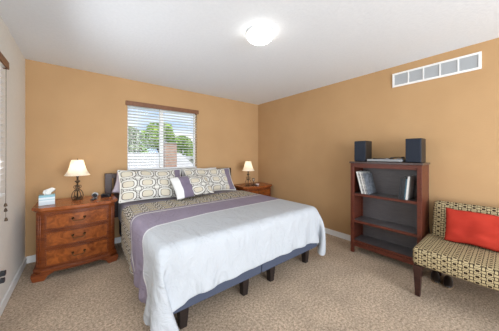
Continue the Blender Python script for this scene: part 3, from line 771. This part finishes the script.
for x, y, dx in ((2.428, SY1-.036, 0), (2.435, SY0+.045, 0), (2.99, SY1-.09, .03), (2.99, SY0+.09, .03)):
    b = nb(); w, w2_ = .030, .018; o_ = dx
    prism(b, [(x-w2_+o_,y-w2_),(x+w2_+o_,y-w2_),(x+w2_+o_,y+w2_),(x-w2_+o_,y+w2_)], 0, .284 if not dx else .336, [(x-w,y-w),(x+w,y-w),(x+w,y+w),(x-w,y+w)])
    PS(link('leg', b, M['espresso'], None, bev=.003))
pr = pillow('plain red rectangular cushion leaning on the settee backrest', (2.865, .165, .605), .50, .315, .115, (14, -90, 0), [M['red']], [(1,0)], False, seed=9, name='throw_cushion')
pr['category'] = 'cushion'

# shoes under the settee
def make_shoe(label, loc, rz, mir):
    t = thing('slip_on_shoe', label, 'shoe', loc, rz, None)
    def outline(k=1.0, n=28):
        pts = []
        for i in range(n):
            a = 2*math.pi*i/n; x = math.cos(a)*.13; w = .040 + .010*math.cos(a+3.14159) if 0 else .038+.008*(x/.13)
            pts.append((x*k, (math.sin(a)*w + .006*mir*(x/.13)**2)*k))
        return pts
    b = nb(); prism(b, outline(1.0), 0, .018, outline(1.02)); link('sole', b, M['tan_sole'], t, bev=.003)
    b = nb(); n = 14; rows = []
    for i in range(n+1):
        x = .128 - .15*i/n
        w = (.038+.008*(x/.13))*math.sqrt(max(.02, 1-(x/.134)**2)); hgt = .012+.045*math.sin(min(1, i/n*1.05)*math.pi/2)
        rows.append([b.verts.new((x, w*math.cos(a)*.98 + .006*mir*(x/.13)**2, .0182+hgt*max(0, math.sin(a)))) for a in [math.pi*j/10 for j in range(11)]])
    for a, c in zip(rows, rows[1:]):
        for j in range(10): b.faces.new([a[j], a[j+1], c[j+1], c[j]])
    bmesh.ops.recalc_face_normals(b, faces=b.faces)
    o = link('upper', b, M['shoe_leather'], t, smooth=True); o.modifiers.new('t', 'SOLIDIFY').thickness = .003
    b = nb(); prism(b, outline(.93), .0185, .021); link('insole', b, M['black'], t)
    return t
M['tan_sole'] = mat('tan_sole', (.22,.15,.09), .7); M['shoe_leather'] = mat('dark_brown_leather', (.02,.013,.010), .4)
make_shoe('dark slip-on shoe under the settee, nearer its front leg', (2.90, .495, 0), R(192), 1)
make_shoe('dark slip-on shoe under the settee, farther from the front leg', (2.885, .392, 0), R(188), -1)

# ------------------------------------------------------------------ outside the window
M['grass'] = mat('lawn', (.12,.2,.05), .95); noisy(M['grass'], (.10,.17,.05), (.18,.27,.08), 2, 4)
M['roof'] = mat('pale_roofing', (.70,.70,.69), .8); noisy(M['roof'], (.46,.46,.46), (.54,.54,.54), 3, 3)
M['siding'] = mat('white_siding', (.55,.55,.55), .7)
M['win_dark'] = mat('dark_window', (.10,.13,.16), .1)
m = M['brick'] = mat('brick', (.4,.2,.15), .9)
bk = N(m, 'ShaderNodeTexBrick', Scale=4.5); bk.inputs['Color1'].default_value=(.42,.22,.16,1); bk.inputs['Color2'].default_value=(.55,.33,.25,1); bk.inputs['Mortar'].default_value=(.55,.5,.46,1)
cv = N(m, 'ShaderNodeMapping'); cv.inputs['Rotation'].default_value = (R(90),0,0); tc_ = N(m, 'ShaderNodeTexCoord'); L(m, tc_.outputs['Object'], cv.inputs[0]); L(m, cv.outputs[0], bk.inputs['Vector']); L(m, bk.outputs[0], B(m).inputs['Base Color'])
GZ = -2.9
b = nb(); box(b, -25, 40, 4.2, 70, GZ-.1, GZ); struct(link('ground', b, M['grass']))
def house(label, x0, x1, y0, y1, ez, rz, gable=False):
    t = thing('house', label, 'house', ((x0+x1)/2, (y0+y1)/2, GZ)); inv = Matrix.Translation((-(x0+x1)/2, -(y0+y1)/2, -GZ))
    def PH(o): o.parent = t; o.matrix_parent_inverse = inv; return o
    PH(boxo('walls', M['siding'], None, x0, x1, y0, y1, GZ, ez, bev=None))
    b = nb(); e = .35; th = .12
    if not gable:
        ym = (y0+y1)/2; prof = [(y0-e, ez-.02), (ym, rz), (y1+e, ez-.02), (y1+e, ez+th), (ym, rz+th+.03), (y0-e, ez+th)]
        A = [b.verts.new((x0-e, y, z)) for y, z in prof]; C_ = [b.verts.new((x1+e, y, z)) for y, z in prof]
    else:
        xm_ = (x0+x1)/2; prof = [(x0-e, ez-.02), (xm_, rz), (x1+e, ez-.02), (x1+e, ez+th), (xm_, rz+th+.03), (x0-e, ez+th)]
        A = [b.verts.new((x, y0-e, z)) for x, z in prof]; C_ = [b.verts.new((x, y1+e, z)) for x, z in prof]
    for i in range(6): b.faces.new([A[i], A[(i+1)%6], C_[(i+1)%6], C_[i]])
    b.faces.new([A[0],A[1],A[4],A[5]]); b.faces.new([A[1],A[2],A[3],A[4]]); b.faces.new([C_[0],C_[5],C_[4],C_[1]]); b.faces.new([C_[1],C_[4],C_[3],C_[2]])
    bmesh.ops.recalc_face_normals(b, faces=b.faces); PH(link('roof', b, M['roof'], None))
    if gable:
        b = nb(); vv = [b.verts.new(p) for p in [(x0,y0+.01,ez),(x1,y0+.01,ez),((x0+x1)/2,y0+.01,rz-.02),(x0,y0+.1,ez),(x1,y0+.1,ez),((x0+x1)/2,y0+.1,rz-.02)]]
        b.faces.new([vv[0],vv[1],vv[2]]); b.faces.new([vv[5],vv[4],vv[3]]); b.faces.new([vv[0],vv[2],vv[5],vv[3]]); b.faces.new([vv[1],vv[4],vv[5],vv[2]]); PH(link('gable', b, M['siding'], None))
        for x in np.linspace(x0+.3, x1-.7, 3): PH(boxo('window', M['win_dark'], None, x, x+.4, y0-.03, y0-.001, ez-.8, ez-.15, bev=None))
    else:
        for x in np.arange(x0+1, x1-1.5, 2.2): PH(boxo('window', M['win_dark'], None, x, x+1.1, y0-.03, y0-.001, ez-1.9, ez-.8, bev=None))
    return t, PH
h1, PH = house('long pale-roofed house seen through the blind, brick chimney on top', -2.5, 5.1, 11.5, 17.5, .2, 1.28)
PH(boxo('chimney', M['brick'], None, 3.30, 3.86, 10.72, 11.14, GZ, 1.86, bev=None)); PH(boxo('chimney_cap', M['roof'], None, 3.27, 3.89, 10.69, 11.14, 1.86, 1.91, bev=None))
house('small white gabled house right of the chimney beyond the blind', 5.95, 7.3, 15.5, 18, .55, 1.0, True)

def leafmat(name, c1, c2): m = mat(name, c1, .8, spec=.2); noisy(m, c1, c2, 1.5, 3, lo=.35, hi=.65); return m
M['leaf_bright'] = leafmat('bright_leaves', (.22,.38,.05), (.48,.66,.14)); M['leaf_dull'] = leafmat('dull_leaves', (.20,.27,.14), (.42,.50,.30)); M['leaf_mid'] = leafmat('mid_leaves', (.18,.33,.06), (.36,.54,.12))
M['bark'] = mat('bark', (.09,.06,.04), .95)
def tree(label, x, y, top, rad, lm, seed, squash=1.0):
    rng = random.Random(seed)
    t = thing('tree', label, 'tree', (x, y, GZ))
    h = top - GZ; cz = h - rad*squash
    b = nb(); tube(b, [(0,0,0),(.08,.02,cz*.5),(0,0,cz),(.05,0,cz+rad*.4)], [.22,.16,.12,.04], 8)
    for k in range(5):
        a = k*1.3; tube(b, [(0,0,cz*.75),(math.cos(a)*rad*.4, math.sin(a)*rad*.4, cz),(math.cos(a)*rad*.65, math.sin(a)*rad*.65, cz+rad*.25)], [.08,.05,.02], 6)
    link('trunk', b, M['bark'], t, smooth=True)
    b = nb()
    clumps = [(0,0,cz,rad*.62)]
    for k in range(13):
        a, e = rng.uniform(0, 6.28), rng.uniform(-.6, 1.3)
        clumps.append((math.cos(a)*math.cos(e)*rad*.6, math.sin(a)*math.cos(e)*rad*.6, cz+math.sin(e)*rad*.62*squash, rad*rng.uniform(.28,.42)))
    for cx, cy, c_z, cr in clumps:
        for _ in range(190):
            d = Vector((rng.gauss(0,1), rng.gauss(0,1), rng.gauss(0,1))).normalized(); r_ = cr*rng.uniform(.75, 1.08)
            p = Vector((cx, cy, c_z)) + d*r_
            nrm = (d + Vector((rng.gauss(0,.6), rng.gauss(0,.6), rng.gauss(0,.6)))).normalized(); a_ = nrm.orthogonal().normalized(); b_ = nrm.cross(a_); s_ = rng.uniform(.10, .2)*max(1, rad/1.6)
            vv = [b.verts.new(p + a_*s_), b.verts.new(p + b_*s_*.6), b.verts.new(p - a_*s_), b.verts.new(p - b_*s_*.6)]
            b.faces.new(vv)
    link('foliage', b, lm, t)
    return t
tree('dull grey-green tree at the left edge of the window view', 3.2, 21.5, 4.0, 1.6, M['leaf_dull'], 1)
tree('bright green leafy tree in the middle of the window view', 7.1, 25.5, 5.2, 2.1, M['leaf_bright'], 2)
tree('green tree rising just right of the brick chimney in the window view', 11.5, 30, 4.2, 2.0, M['leaf_mid'], 3)
tree('low green tree at the right edge of the window view', 9.9, 22, 2.1, 1.4, M['leaf_bright'], 4)
tree('distant low green tree between the two larger trees in the window view', 5.2, 30, 3.0, 1.9, M['leaf_mid'], 5)
